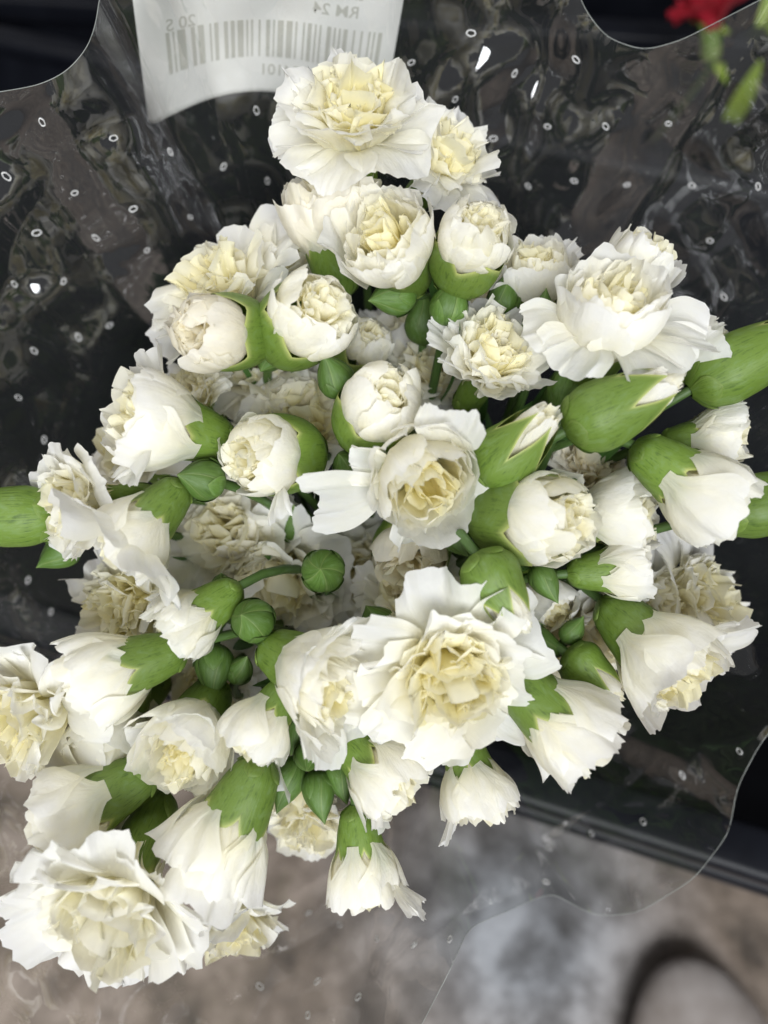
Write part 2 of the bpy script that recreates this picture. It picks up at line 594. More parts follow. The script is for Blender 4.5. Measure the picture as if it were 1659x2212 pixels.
def build(kind, x, y, dz, ang, tilt, diam, label, group=None, extra=(), worn=False, mat=None, seed=None,
          flare=0.0, openness=0.0, stem=True, length=1.0, cream=1.0, cat=None):
    """kind: open | half | ball | tip | closed"""
    rng = random.Random(seed if seed is not None else int(x * 13 + y * 7))
    if group == DEEP:
        diam *= 1.22
        dz -= 0.6
        cream *= 0.75
    elif kind == 'tip':
        diam *= 0.93
        length = length * 1.05
    elif kind in ('half', 'ball'):
        diam *= 1.06
    depth = D0 + dz / 100.0
    Rm = diam / 2.0 * depth / FPX            # head radius in metres
    axis = cdir(ang, tilt)
    axis = axis / np.linalg.norm(axis)
    anchor = {'open': 0.30, 'half': 0.62, 'ball': 0.15, 'tip': -1.45, 'closed': 0.0}[kind]
    base = {'open': -1.15, 'half': -1.25, 'ball': -1.75, 'tip': -3.0 * length, 'closed': -1.15}[kind]
    if kind == 'tip':
        anchor = -1.3 * length
    c = cpt(x, y, depth)
    origin = c - axis * (anchor - base) * Rm   # empty sits at the base of the calyx
    e1 = UPV - axis * np.dot(UPV, axis)
    if np.linalg.norm(e1) < 0.2:
        e1 = RGT - axis * np.dot(RGT, axis)
    e1 /= np.linalg.norm(e1)
    e2 = np.cross(axis, e1)
    Mw = Matrix(((e1[0], e2[0], axis[0], origin[0]), (e1[1], e2[1], axis[1], origin[1]),
                 (e1[2], e2[2], axis[2], origin[2]), (0, 0, 0, 1)))
    nm = 'carnation_bud' if kind in ('tip', 'closed', 'ball') else 'carnation'
    root = bpy.data.objects.new(nm, None)
    COL.objects.link(root)
    root.empty_display_size = 0.01
    root.matrix_world = Mw
    tag(root, label, cat or ('flower bud' if kind in ('tip', 'closed', 'ball') else 'flower'), group)
    mp = mat or (M_PETAL_WORN if worn else M_PETAL)
    zoff = -base

    def P(az, L, Wd, keys, r0, z0, Rc, ruf, **kw):
        cr = kw.pop('cream', (0.5, 0.0))
        return petal(rng, root, mp, az, L, Wd, keys, r0, z0 + zoff, Rc, ruf, Rm, cream=(cr[0] * cream, cr[1] * cream), **kw)

    def tuft(n_, rad, z0, zt, W_, cr, ruf, spread=55):
        """crumpled heart: short frilled petals packed over a dome"""
        U = rng.uniform
        for k in range(n_):
            rk = rad * math.sqrt((k + 0.5) / n_)
            a = k * 2.39996 + U(-.3, .3)
            up = zt - 0.32 * (rk / max(rad, .01)) ** 2 * rad - z0
            al = spread * rk
            e = U(-70, 45)
            P(a, up * U(.95, 1.22), W_ * U(.75, 1.25), [(0, al * .3), (.6, al * .6 + U(-8, 8)), (.82, al + e * .5), (1, al + e)], rk * 0.62, z0, U(.25, .6), ruf * U(.7, 1.4),
              cream=cr, lean=U(-.2, .2), serr=0.035, freq=U(0.9, 1.9), notch=U(.05, .35), claw=0.35, nu=21)

    def shift(prof):
        return [(z + zoff, r) for z, r in prof]

    if kind == 'open':
        U = rng.uniform
        prof = shift([(-1.15, 0.10), (-1.05, 0.20), (-0.75, 0.27), (-0.3, 0.29), (0.0, 0.33)])
        cx = lathe_calyx(rng, root, M_CALYX, prof, Rm, 0.0 + zoff, 0.22, inward=-0.3)
        for q in range(4):
            bract(rng, cx, M_CALYX, prof, Rm, q * PI / 2 + 0.4, -0.75 + zoff, 0.7)
        o = openness
        lay = [(5, 1.38, 0.66, [(0, 4), (.22, 18), (.42, 55 + o), (.7, 78 + o), (1, 92 + o)], 0.24, 1.4, 0.16, (0.35, 0.0), 28),
               (6, 1.30, 0.58, [(0, 2), (.25, 14), (.5, 45 + o), (.75, 62 + o), (1, 70 + o)], 0.20, 1.0, 0.18, (0.45, 0.05), 28),
               (6, 1.22, 0.52, [(0, 0), (.3, 8), (.55, 30), (.8, 42), (1, 48)], 0.16, 0.75, 0.19, (0.6, 0.14), 26),
               (6, 1.14, 0.44, [(0, 0), (.3, 3), (.6, 14), (1, 24)], 0.11, 0.55, 0.17, (0.75, 0.16), 16)]
        tuft(9, 0.46, -0.3, 0.82, 0.50, (1.0, 0.30), 0.16)
        for (n_, L_, W_, kk, r0, Rc, ruf, cr, jit) in lay:
            a0 = U(0, 6.28)
            for q in range(n_):
                j = U(-jit, jit)
                k2 = [(s_, a_ + j * s_ * 1.2) for s_, a_ in kk]
                P(a0 + q * 2 * PI / n_ + U(-.22, .22), L_ * U(.88, 1.06), W_ * U(.85, 1.2), k2, r0, -0.35, Rc * U(.7, 1.5), ruf * U(.6, 1.3),
                  cream=cr, lean=U(-.16, .16), serr=0.04, freq=U(0.8, 2.1), curl=U(-.06, .14), notch=U(.03, .26), nu=29, nv=14, off=(U(-.12, .12), U(-.12, .12), U(-.08, .08)))
    elif kind == 'half':
        U = rng.uniform
        prof = shift([(-1.25, 0.15), (-1.12, 0.34), (-0.72, 0.53), (-0.25, 0.63), (0.12, 0.71)])
        cx = lathe_calyx(rng, root, M_CALYX, prof, Rm, 0.02 + zoff, 0.62, inward=-0.25, split=0.5)
        for q in range(4):
            bract(rng, cx, M_CALYX, prof, Rm, q * PI / 2 + 0.4, -0.93 + zoff, 0.6)
        f = flare
        lay = [(5, 1.72, 0.98, [(0, 20), (.2, 32), (.45, 18), (.7, 2 + f), (1, -14 + f * 1.8)], 0.56, 1.0, 0.13, (0.25, 0.0), 10, 28),
               (5, 1.74, 0.82, [(0, 18), (.2, 28), (.45, 15), (.7, -4 + f * .5), (1, -22 + f)], 0.48, 0.82, 0.14, (0.35, 0.05), 10, 26),
               (6, 1.74, 0.66, [(0, 12), (.2, 22), (.45, 10), (.7, -8), (1, -24)], 0.38, 0.64, 0.16, (0.5, 0.12), 12, 22),
               ]
        tuft(9, 0.50, -0.1, 1.2, 0.50, (1.0, 0.28), 0.15, 40)
        for (n_, L_, W_, kk, r0, Rc, ruf, cr, jit, je) in lay:
            a0 = U(0, 6.28)
            for q in range(n_):
                j, je2, jr = U(-jit, jit), U(-je, je), U(-.04, .04)
                k2 = [(s_, a_ + j * s_ + je2 * s_ ** 4) for s_, a_ in kk]
                P(a0 + q * 2 * PI / n_ + U(-.25, .25), L_ * U(.86, 1.06), W_ * U(.8, 1.15), k2, r0 + jr, -0.35, Rc * U(.9, 1.35), ruf * U(.6, 1.3),
                  cream=cr, lean=U(-.12, .12), serr=0.045, freq=U(.7, 1.8), curl=U(-.04, .14), notch=U(.06, .34), nu=27, off=(U(-.06, .06), U(-.06, .06), U(-.05, .05)))
    elif kind == 'ball':
        U = rng.uniform
        prof = shift([(-1.75, 0.16), (-1.62, 0.42), (-1.2, 0.82), (-0.6, 0.98), (-0.1, 0.97), (0.15, 0.93)])
        cx = lathe_calyx(rng, root, M_CALYX, prof, Rm, 0.02 + zoff, 0.55, inward=0.35, split=0.6)
        for q in range(4):
            bract(rng, cx, M_CALYX, prof, Rm, q * PI / 2 + 0.4, -1.35 + zoff, 0.6)
        o = openness
        tuft(13, 0.66, 0.15, 1.02, 0.50, (0.6, 0.16), 0.13, 70)
        for (n_, rho, W_, e0, e1_, cr, ruf) in ((5, 0.92, 0.84, 40, -52, (0.3, 0.02), 0.10), (5, 0.84, 0.70, 40, -58, (0.4, 0.06), 0.12),
                                                (5, 0.74, 0.56, 36, -62, (0.45, 0.10), 0.13)):
            a0 = U(0, 6.28)
            for q in range(n_):
                e = e1_ + U(-30, 18) + o
                rj = rho * U(.95, 1.05)
                L_ = rj * math.radians(e0 - e) * U(.92, 1.05)
                th = math.radians(90 + e0)
                lift = 0.14 + (0.92 - rho) * 0.92
                oj = 0.30 * (0.92 - rho)
                P(a0 + q * 2 * PI / n_ + U(-.3, .3), L_, W_ * U(.8, 1.2), [(0, e0), (.5, (e0 + e) / 2 + 3), (1, e)], rj * math.sin(th),
                  rj * math.cos(th) * 0.95 + lift, rj * U(.95, 1.3), ruf * U(.6, 1.5), cream=cr, lean=U(-.2, .2), serr=0.045, freq=U(.7, 1.5),
                  notch=U(.15, .55), curl=U(-.08, .09), claw=0.45, off=(U(-oj, oj), U(-oj, oj), U(-.04, .04)))
    elif kind == 'tip':
        U = rng.uniform
        l = length
        prof = shift([(-3.0 * l, 0.20), (-2.85 * l, 0.52), (-2.3 * l, 0.92), (-1.5 * l, 1.0), (-0.7, 0.88), (0.0, 0.70)])
        cx = lathe_calyx(rng, root, M_CALYX, prof, Rm, -0.25 + zoff, 1.5, inward=0.40, nv=28, split=0.6)
        for q in range(4):
            bract(rng, cx, M_CALYX, prof, Rm, q * PI / 2 + 0.4, -2.4 * l + zoff, 0.7)
        for (n_, r0, W_, L_, e, cr, ruf) in ((5, 0.62, 0.62, 1.75, -13, (0.35, 0.03), 0.05), (5, 0.5, 0.5, 1.8, -11, (0.45, 0.08), 0.07),
                                             (5, 0.36, 0.4, 1.85, -8, (0.6, 0.15), 0.09), (4, 0.18, 0.3, 1.85, -4, (0.8, 0.25), 0.08)):
            a0 = U(0, 6.28)
            for q in range(n_):
                ee = e + U(-5, 5)
                P(a0 + q * 2 * PI / n_, L_ * U(.85, 1.08), W_, [(0, 8), (.4, ee), (.75, ee), (1, ee * 1.6)], r0, -0.9, max(r0, .3), ruf * U(.6, 1.3),
                  cream=cr, lean=U(-.08, .08), serr=0.05, freq=U(.8, 1.6), notch=0.35, claw=0.7)
    elif kind == 'closed':
        l = length
        prof = shift([(-1.15 * l, 0.25), (-1.0 * l, 0.55), (-0.5 * l, 0.95), (0.05 * l, 0.93), (0.65 * l, 0.60), (1.1 * l, 0.22), (1.4 * l, 0.0)])
        # five sepals folded over each other to a point
        a0 = rng.uniform(0, 6.28)
        for q in range(5):
            nu, nv = 11, 14
            u = np.linspace(-1, 1, nu)[None, :]
            v = np.linspace(0, 1, nv)[:, None]
            z = prof[0][0] + (prof[-1][0] - prof[0][0]) * v + 0 * u
            r = np.maximum(sinterp(z, prof), 0) * (1.03 + 0.05 * (1 - u ** 2) - 0.06 * (u + 1) * 0.5) + 0.004
            ph = a0 + q * 2 * PI / 5 + u * (0.72 - 0.06 * v) + 0.5 * v * v
            V = np.stack([r * np.cos(ph), r * np.sin(ph), z], -1) * Rm
            tone = 0.1 + 0.9 * smooth(0.70, 1.0, np.abs(u)) * (0.5 + 0.5 * v) + 0.6 * smooth(0.9, 1, v)
            sd = rng.uniform(0, 90)
            puv = np.stack([u * .5 + 0 * v + sd, v + 0 * u + sd, 0 * (u + v)], -1)
            link('sepal', grid_mesh('sepal', V, nu, nv, tone=tone, puv=puv), root, M_BUD)
        for q in range(4):
            bract(rng, root, M_BUD, prof, Rm, q * PI / 2 + a0, (0.25 if q % 2 else -0.1) * l + zoff, 0.62, out=1.08, lift=0.05)

    # single petals that stand away from the head: (direction in degrees, length, half width, bend, curl)
    for ex in extra:
        dirv = cdir(ex[0], ex[5] if len(ex) > 5 else 0)
        az = math.atan2(np.dot(dirv, e2), np.dot(dirv, e1))
        L_ = ex[1] / (diam / 2.0)
        Wd = ex[2] / (diam / 2.0)
        r0 = {'open': 0.25, 'half': 0.45, 'ball': 0.8, 'tip': 0.5}[kind]
        z0 = {'open': -0.2, 'half': 0.0, 'ball': 0.0, 'tip': 0}[kind]
        b = ex[3]
        P(az, L_ * .95, Wd * 1.1, [(0, 15), (.2, b * .6), (.45, b), (.75, b * 1.08), (1, b * 1.1 + rng.uniform(-30, 40))], r0, z0, 1.1, 0.15, cream=(0.25, 0.0), lean=rng.uniform(-.12, .12), serr=0.03,
          freq=rng.uniform(.7, 1.3), curl=ex[4], nu=31, nv=18, notch=rng.uniform(.05, .28))

    if stem:
        w2l = root.matrix_world.inverted()
        p0 = origin
        tgt = CONV + np.array([rng.uniform(-.022, .022), rng.uniform(-.015, .015), rng.uniform(-.02, .03)])
        c1 = p0 - axis * 0.05
        dn = (FOOT - CONV)
        c2 = tgt - dn / np.linalg.norm(dn) * 0.12
        t = np.linspace(0, 1, 18)[:, None]
        pts = (1 - t) ** 3 * p0 + 3 * (1 - t) ** 2 * t * c1 + 3 * (1 - t) * t * t * c2 + t ** 3 * tgt
        ft = FOOT + np.array([rng.uniform(-.03, .03), rng.uniform(-.03, .03), 0])
        pts = np.concatenate([[p0 + axis * 0.004], pts, ((tgt + ft) / 2)[None], ft[None]])
        loc = np.array([w2l @ Vector(p) for p in pts])
        tube('stem', loc, 0.0017, 0.0022, root, M_STEM)
        if rng.random() < 0.5:
            for k in range(2):
                q = rng.randint(4, 8)
                base_p = np.array(loc[q])
                tg = np.array(loc[q - 1]) - np.array(loc[q])
                tg = tg / np.linalg.norm(tg)
                sd_ = np.array((rng.uniform(-1, 1), rng.uniform(-1, 1), rng.uniform(-.3, .3)))
                blade(root, base_p, tg + 0.55 * sd_, sd_, rng.uniform(.03, .055), rng.uniform(.0025, .0042), M_LEAF, rng.uniform(-.1, .4), rng)
    return root


F = build
# --- the crown of the bouquet below the price label
F('open', 765, 250, -0.8, 95, 58, 300, 'wide open cream hearted carnation overlapping the white price label', extra=((190, 195, 95, 85, .05), (300, 185, 95, 92, .05), (255, 190, 95, 95, .05), (335, 170, 80, 85, 0), (215, 175, 80, 95, .05)), openness=-12, cream=1.2)
F('open', 960, 345, 1.5, 40, 48, 235, 'loose ruffled carnation tucked behind the bloom that covers the price label', extra=((-45, 150, 60, 80, 0), (75, 170, 60, 60, 0)))
F('half', 835, 520, -1.0, 150, 66, 205, 'plump rose shaped carnation with a swirled pale yellow heart and faint brown specks', flare=6)
F('half', 708, 462, 0.6, 98, 30, 185, 'narrow carnation with one tall folded petal beside the swirled rose shaped bloom', extra=((150, 120, 60, 12, -.1), (-60, 130, 60, 40, 0)), flare=8, worn=True)
F('ball', 1025, 520, -1.2, 60, 66, 158, 'tight white ball bud with crumpled top next to the swirled rose shaped bloom')
F('half', 1158, 585, 1.5, 95, 42, 145, 'small cream carnation with one thin petal flicked out beside the tall pointed bud', extra=((40, 130, 32, 55, -.1), (200, 110, 40, 70, .05)))
F('half', 1388, 565, 0.3, 55, 22, 150, 'tall smooth white bud still rolled shut against the dark crate', flare=-8)
F('half', 1322, 670, -1.6, 80, 50, 215, 'broad carnation with upright cup and wide skirt petals spread to both sides', extra=((-15, 215, 95, 85, 0), (195, 180, 85, 95, .1), (-70, 175, 100, 100, .1), (-40, 185, 85, 98, 0), (235, 170, 85, 100, .1)), flare=6)
F('half', 1528, 768, 0.0, 18, 28, 138, 'ragged white bud squeezed between the skirted bloom and a green bud', flare=2)
F('tip', 1610, 780, -0.5, 28, 8, 158, 'fat green bud with white tip leaning out past the ragged white bud')
F('tip', 1322, 885, -2.2, 25, 12, 165, 'largest striped green bud with a twisted white tip, lying on its side', length=0.8)
F('open', 1065, 775, 0.3, 60, 56, 255, 'open carnation with finely fringed inner petals and one flat petal thrust aside', extra=((150, 165, 50, 70, 0), (225, 150, 75, 60, -.1), (280, 150, 75, 55, -.15)), openness=-22)
F('tip', 1105, 975, -1.6, 48, 40, 160, 'rounded green bud just splitting to show a crumpled white top', length=0.72)
F('half', 1562, 945, 0.3, 5, 20, 132, 'half open white bud whose green calyx rests under the largest striped bud', flare=-2)
F('half', 1528, 1075, -1.5, -38, 10, 195, 'bell of smooth white petals hanging from a bright green calyx toward the sleeve side', flare=4)
F('tip', 1670, 1085, -0.8, 12, 5, 150, 'green calyx leaning out beside the bell with the bright calyx')
F('ball', 1178, 1120, -1.7, -8, 48, 205, 'puffy ball bud with many small creamy folds and brown flecked calyx', openness=22)
F('half', 1352, 1110, 0.2, 8, 26, 165, 'cream half open carnation wedged behind the puffy ball bud', flare=2)
F('half', 1350, 1230, 0.0, 4, 0, 128, 'slim carnation seen side on with pale green veined petals', flare=6)
F('half', 918, 1035, -2.0, -72, 66, 225, 'cupped carnation with two long petals stretched out to one side', extra=((195, 250, 68, 88, 0), (165, 150, 40, 78, -.15), (70, 190, 75, 55, -.1), (-40, 150, 70, 70, 0), (-95, 165, 42, 80, .1)), flare=6)
F('ball', 822, 872, -1.4, 55, 60, 170, 'round bud showing white satin petals above three broad green teeth')
F('ball', 672, 682, -1.2, 15, 56, 185, 'opening bud with a deep slit in its golden heart beside a brown tipped bud', openness=14)
F('ball', 462, 718, -1.5, 205, 60, 168, 'brown tipped bud with white petals bursting between green teeth', worn=True)
F('open', 485, 625, 1.8, 135, 50, 310, 'loose open carnation behind the brown tipped bud, its outer petal drooping', extra=((215, 215, 70, 85, .1), (65, 170, 75, 50, 0)))
F('ball', 790, 742, 2.6, 40, 62, 112, 'small cream bud sunk behind the satin white bud')
F('ball', 572, 985, -0.8, 190, 56, 172, 'papery ivory bud with a torn curling petal edge', extra=((-50, 120, 32, 60, .1),), openness=5)
F('half', 322, 905, -1.2, 165, 34, 200, 'star shaped carnation with sharply pointed reflexed petals and brown notched calyx', extra=((100, 170, 70, 62, 0), (170, 190, 50, 68, 0), (285, 150, 70, 60, 0), (215, 150, 60, 55, 0)), flare=4)
F('open', 425, 850, 3.0, 120, 62, 165, 'cream carnation peeking out behind the star shaped bloom', openness=-15)
F('open', 655, 925, 3.6, 80, 70, 285, 'dense frilled carnation with golden folds behind the papery ivory bud', openness=-10, cream=1.15)
F('open', 172, 1090, -0.6, 190, 48, 255, 'frilled open carnation facing the dark crate beside a green calyx', openness=-22)
F('half', 285, 1165, -1.6, 232, 18, 170, 'carnation with one broad flap of petal folded over a tight little rosette', extra=((155, 190, 115, 70, .05, 30), (-60, 200, 62, 60, 0, 20), (-20, 190, 90, 66, .1, 30), (120, 150, 90, 66, .1, 50)), flare=2)
F('tip', 15, 1118, -0.5, 183, 5, 140, 'green calyx jutting out beside the frilled bloom, tip beyond view')
F('open', 290, 985, 3.2, 140, 55, 220, 'pale yellow flower mostly hidden behind the star shaped bloom')
F('open', 500, 1160, 4.6, 100, 72, 240, 'deep cream carnation between the glossy closed bud and the star seamed round bud', DEEP, cream=1.2, openness=-8)
F('open', 610, 1255, 4.4, 250, 70, 240, 'deep golden hearted carnation touching the star seamed round bud', DEEP, cream=1.3, openness=-8)
F('open', 280, 1310, 2.2, 190, 55, 275, 'soft yellow hearted carnation below the folded flap bloom', openness=-6, cream=1.15)
F('ball', 885, 1205, 1.6, 250, 60, 165, 'bruised bud with a rusty brown patch under the cupped bloom', worn=True, openness=18, extra=((-30, 120, 40, 75, 0),))
F('half', 395, 1350, -0.8, 215, 20, 150, 'short white carnation with torn lip petal and wide green calyx above a round bud', flare=4)
F('half', 222, 1460, -1.3, 198, 14, 185, 'smooth egg shaped carnation lying beside the yellow flower on the sleeve side', flare=0)
F('open', 65, 1545, -0.4, 215, 52, 330, 'large open carnation hanging over the edge of the bouquet next to the egg shaped bloom', extra=((100, 175, 90, 70, 0), (60, 170, 90, 70, 0)))
F('half', 232, 1600, 0.4, 255, 42, 165, 'carnation with rolled spiral petals under the egg shaped bloom', extra=((-30, 140, 55, 75, 0),), flare=12)
F('half', 398, 1612, -1.2, 250, 58, 195, 'pale rosette with fringed rolled petals between the egg shaped bloom and the long lipped bloom', extra=((70, 140, 70, 50, -.1), (180, 120, 50, 60, .1)), flare=8)
F('half', 553, 1585, -1.7, 235, 24, 145, 'carnation with a single long tongue petal hanging down', extra=((258, 190, 58, 55, 0), (225, 130, 60, 45, .1)), flare=2)
F('half', 712, 1470, -2.0, -18, 38, 215, 'flared carnation with stiff pointed white collar round creamy folds', extra=((75, 190, 75, 52, 0), (245, 190, 75, 58, 0), (280, 160, 65, 55, 0), (150, 150, 80, 50, 0)), flare=18)
F('open', 968, 1455, -2.2, -80, 70, 365, 'largest fully open carnation with double heart and broad outer petals', extra=((95, 235, 100, 82, -.05), (35, 235, 120, 84, 0), (-20, 225, 110, 86, 0), (250, 250, 125, 84, 0), (215, 235, 85, 86, 0), (-55, 230, 105, 86, 0)), openness=-4, seed=77)
F('half', 1230, 1578, -1.4, -42, 6, 205, 'trumpet shaped carnation pointing at the crate rim, frilled at its mouth', flare=14)
F('half', 478, 1822, -1.6, 243, 4, 205, 'upside down bell with pleated white petals and two broad green teeth', flare=14, extra=((250, 200, 90, 26, 0, 30),))
F('half', 155, 1762, -1.0, 208, 14, 195, 'cream carnation with torn open mouth touching the big drooping bloom', flare=4)
F('open', 240, 1955, -2.2, 255, 60, 400, 'big drooping open carnation with layered loose petals above the tan floor', openness=2, seed=5, extra=((180, 220, 100, 80, 0), (265, 225, 110, 88, 0), (310, 230, 100, 80, 0), (60, 180, 70, 60, 0)), cream=.6)
F('open', 500, 1985, 2.6, 285, 25, 235, 'shaded fringed carnation hanging behind the big drooping bloom', openness=-10)
F('half', 838, 1688, -0.9, -40, 22, 165, 'white carnation with jagged hanging lip under the largest open bloom', flare=4, extra=((-80, 130, 42, 50, 0), (200, 130, 55, 30, 0)))
F('half', 1030, 1715, -0.2, -75, 18, 150, 'small carnation with curled tail petal hanging free below the largest open bloom', flare=-2, extra=((245, 170, 35, 30, -.25),))
F('half', 785, 1890, -0.8, -83, 6, 150, 'lowest hanging carnation, tube shaped with two side petals splayed', flare=0, extra=((-50, 200, 50, 30, -.1), (-25, 185, 38, 38, 0)))
F('tip', 1070, 1262, -2.4, -58, 8, 142, 'long glossy green bud with ivory tip touching the largest open bloom', length=0.68)
F('tip', 1268, 1445, 0.4, -38, 18, 112, 'dark green bud barely showing white beside the trumpet shaped bloom', length=0.62)
F('half', 1450, 1440, -0.8, -48, 32, 210, 'yellow hearted cup with two loose petals flung out toward the sleeve edge', extra=((15, 230, 75, 66, 0), (50, 165, 55, 60, -.2), (190, 140, 80, 30, 0)), flare=2, cream=1.2)
F('open', 1512, 1285, 2.4, 20, 45, 235, 'shadowed open carnation behind the yellow hearted cup')
F('open', 890, 1305, 1.8, 95, 55, 240, 'pale ruffled petals rising behind the largest open bloom')
F('open', 1268, 1010, 2.6, 60, 55, 190, 'brown hearted carnation between the splitting bud and the bright calyx bell', worn=True)
F('open', 1250, 1375, 4.0, -40, 50, 230, 'deep cream carnation behind the dark bud barely showing white', DEEP, cream=1.3)
F('open', 665, 1775, 4.5, 270, 45, 170, 'shaded fringed carnation hanging deep behind the jagged lipped bloom', DEEP, cream=1.2)
F('open', 612, 570, 3.2, 95, 40, 150, 'cream carnation almost hidden behind the opening bud with golden slit', DEEP)
F('open', 780, 1225, 6.0, 270, 70, 180, 'deep shadowed carnation beside the bruised brown bud', DEEP, cream=1.3)
F('open', 560, 800, 5.0, 120, 70, 210, 'deep pale carnation under the brown tipped bud', DEEP, cream=1.2)
F('open', 880, 770, 5.5, 90, 70, 190, 'deep carnation between the satin white bud and the fringed open bloom', DEEP, cream=1.2)
F('open', 470, 1475, 4.5, 220, 60, 200, 'deep carnation behind the pointed hanging bud', DEEP, cream=1.3)
F('open', 1045, 690, 4.0, 80, 50, 170, 'deep ruffled petals rising just behind the fringed open bloom', DEEP)
F('open', 280, 1570, 3.0, 240, 45, 160, 'deep carnation between the egg shaped bloom and the rolled spiral petals', DEEP)
F('open', 1060, 640, 4.6, 70, 50, 150, 'deep carnation under the crumpled ball bud and small cream bloom', DEEP)
F('open', 930, 800, 4.2, 80, 60, 170, 'deep carnation showing between the satin bud and the cupped bloom', DEEP, cream=1.2)
F('open', 1400, 1310, 3.0, -20, 45, 170, 'deep carnation between the slim side on bloom and the yellow hearted cup', DEEP, cream=1.2)
F('open', 640, 1690, 4.2, 260, 50, 190, 'deep carnation behind the shaded bud and the upside down bell', DEEP, cream=1.2)
F('half', 1180, 1310, 2.2, -50, 40, 130, 'small cream bloom under the slim closed bud', cream=1.1)
# --- closed green buds
for (x, y, dz, ang, tilt, d, l, lab, g) in (
        (722, 812, -0.6, 120, 42, 80, 1.1, 'small closed green bud leaning on the satin white bud', None),
        (972, 655, 0.3, 80, 30, 84, 1.05, 'small closed bud under the crumpled white ball bud', None),
        (1168, 702, 0.4, 85, 20, 82, 1.35, 'pointed closed bud standing beside the fringed open bloom', None),
        (748, 1000, 0.4, 130, 60, 62, 1.0, 'tiny round bud between the papery bud and the cupped bloom', None),
        (697, 1233, -0.2, 90, 82, 92, 0.9, 'round closed bud seen end on with star of pale seams', 'round buds seen end on'),
        (543, 1338, -0.9, 120, 70, 92, 1.0, 'round closed bud with a pale diagonal sepal beside the torn lip bloom', None),
        (1047, 1063, -0.6, -110, 60, 58, 1.0, 'tiny dark bud clasped under the splitting green bud', None),
        (435, 1035, -0.9, 170, 50, 90, 1.0, 'glossy closed bud beside the folded flap bloom', None),
        (580, 775, 1.6, 250, 40, 62, 1.1, 'dark closed bud wedged between the brown tipped bud and the opening bud', 'dark buds in shade'),
        (462, 1445, 0.4, -85, 25, 80, 1.2, 'pointed closed bud hanging under the torn lip bloom', None),
        (1178, 1258, -0.8, -62, 25, 60, 1.3, 'slim closed bud under the puffy ball bud', None),
        (665, 1637, -0.2, -80, 72, 60, 1.1, 'small unfurling bud above a cluster of dark bracts', None),
        (690, 1715, 0.4, -75, 30, 70, 1.3, 'pointed dark bud hanging beside the jagged lipped bloom', 'dark buds in shade'),
        (988, 1165, -0.3, -60, 30, 66, 1.1, 'small closed bud touching the cupped bloom with long side petals', None),
        (1155, 1390, 1.2, -15, 15, 88, 1.25, 'dark bud touching the largest open bloom and the long glossy bud', 'dark buds in shade'),
        (818, 1350, 1.0, 120, 35, 86, 1.1, 'closed bud half covered by the largest open bloom', None),
        (478, 1262, 0.6, 80, 40, 46, 1.1, 'tiny open pair of green scales above the torn lip bloom', None),
        (848, 640, 0.9, 200, 30, 84, 1.1, 'dark bud under the swirled rose shaped bloom', 'dark buds in shade'),
        (1238, 1362, 1.0, 60, 20, 50, 1.2, 'tiny dark bud above the bud barely showing white', 'dark buds in shade'),
        (128, 1195, 1.0, 215, 15, 72, 1.1, 'closed bud poking out under the frilled bloom by the crate', None),
        (300, 1795, 0.8, 250, 20, 105, 1.2, 'broad closed bud in shade above the big drooping bloom', None),
        (640, 1580, 0.9, -100, 40, 66, 1.2, 'dark bud behind the tongue petalled bloom', None),
        (735, 1680, 0.6, -70, 35, 66, 1.3, 'closed bud between the jagged lipped bloom and the unfurling bud', None),
        (622, 1690, 0.9, -110, 25, 74, 1.3, 'shaded bud beside the green teeth of the upside down bell', None),
        (520, 1445, 0.5, 60, 35, 56, 1.2, 'small bud between the flared collar bloom and the hanging bud', None),
        (640, 1130, 3.6, 90, 50, 80, 1.1, 'shaded bud low among the deep golden blooms', None),
        (1090, 640, 1.4, 80, 25, 70, 1.2, 'closed bud behind the small cream bloom with flicked petal', None),
        (915, 690, 2.4, 90, 30, 80, 1.2, 'shaded bud under the swirled bloom stem', None),
        (1225, 835, 0.6, 80, 10, 84, 1.4, 'upright closed bud beneath the skirted bloom', None)):
    F('closed', x, y, dz, ang, tilt, d, lab, g, length=l)

# ------------------------------------------------------------------ the clear sleeve round the bouquet
rim_px = [(215, -20, .260), (330, -120, .260), (560, -190, .262), (850, -210, .265), (1080, -150, .266), (1230, -70, .276), (1262, 20, .281), (1310, 82, .285), (1390, 110, .287),
          (1470, 88, .285), (1560, 42, .280), (1680, -20, .272), (1830, 150, .263), (1950, 500, .262), (1980, 900, .27), (1900, 1300, .28), (1760, 1480, .29), (1645, 1600, .30),
          (1592, 1700, .30), (1575, 1800, .30), (1500, 1898, .30), (1380, 1972, .31), (1290, 1980, .315), (1232, 1952, .32), (1195, 1926, .32), (1150, 1944, .315),
          (1080, 1975, .30), (1012, 2002, .29), (975, 2090, .275), (905, 2225, .265), (760, 2480, .25), (400, 2620, .25), (-60, 2520, .25), (-380, 2150, .255),
          (-470, 1600, .26), (-400, 1000, .265), (-260, 500, .268), (-120, 215, .259), (10, 197, .260), (85, 184, .260), (145, 155, .260), (192, 100, .260), (210, 40, .260)]
CPX = np.array((850.0, 1290.0))
GK = [(0, 0), (0.2, 0.295), (0.4, 0.65), (0.55, 0.792), (0.7, 0.872), (0.85, 0.939), (1.0, 1.0), (1.2, 1.075)]


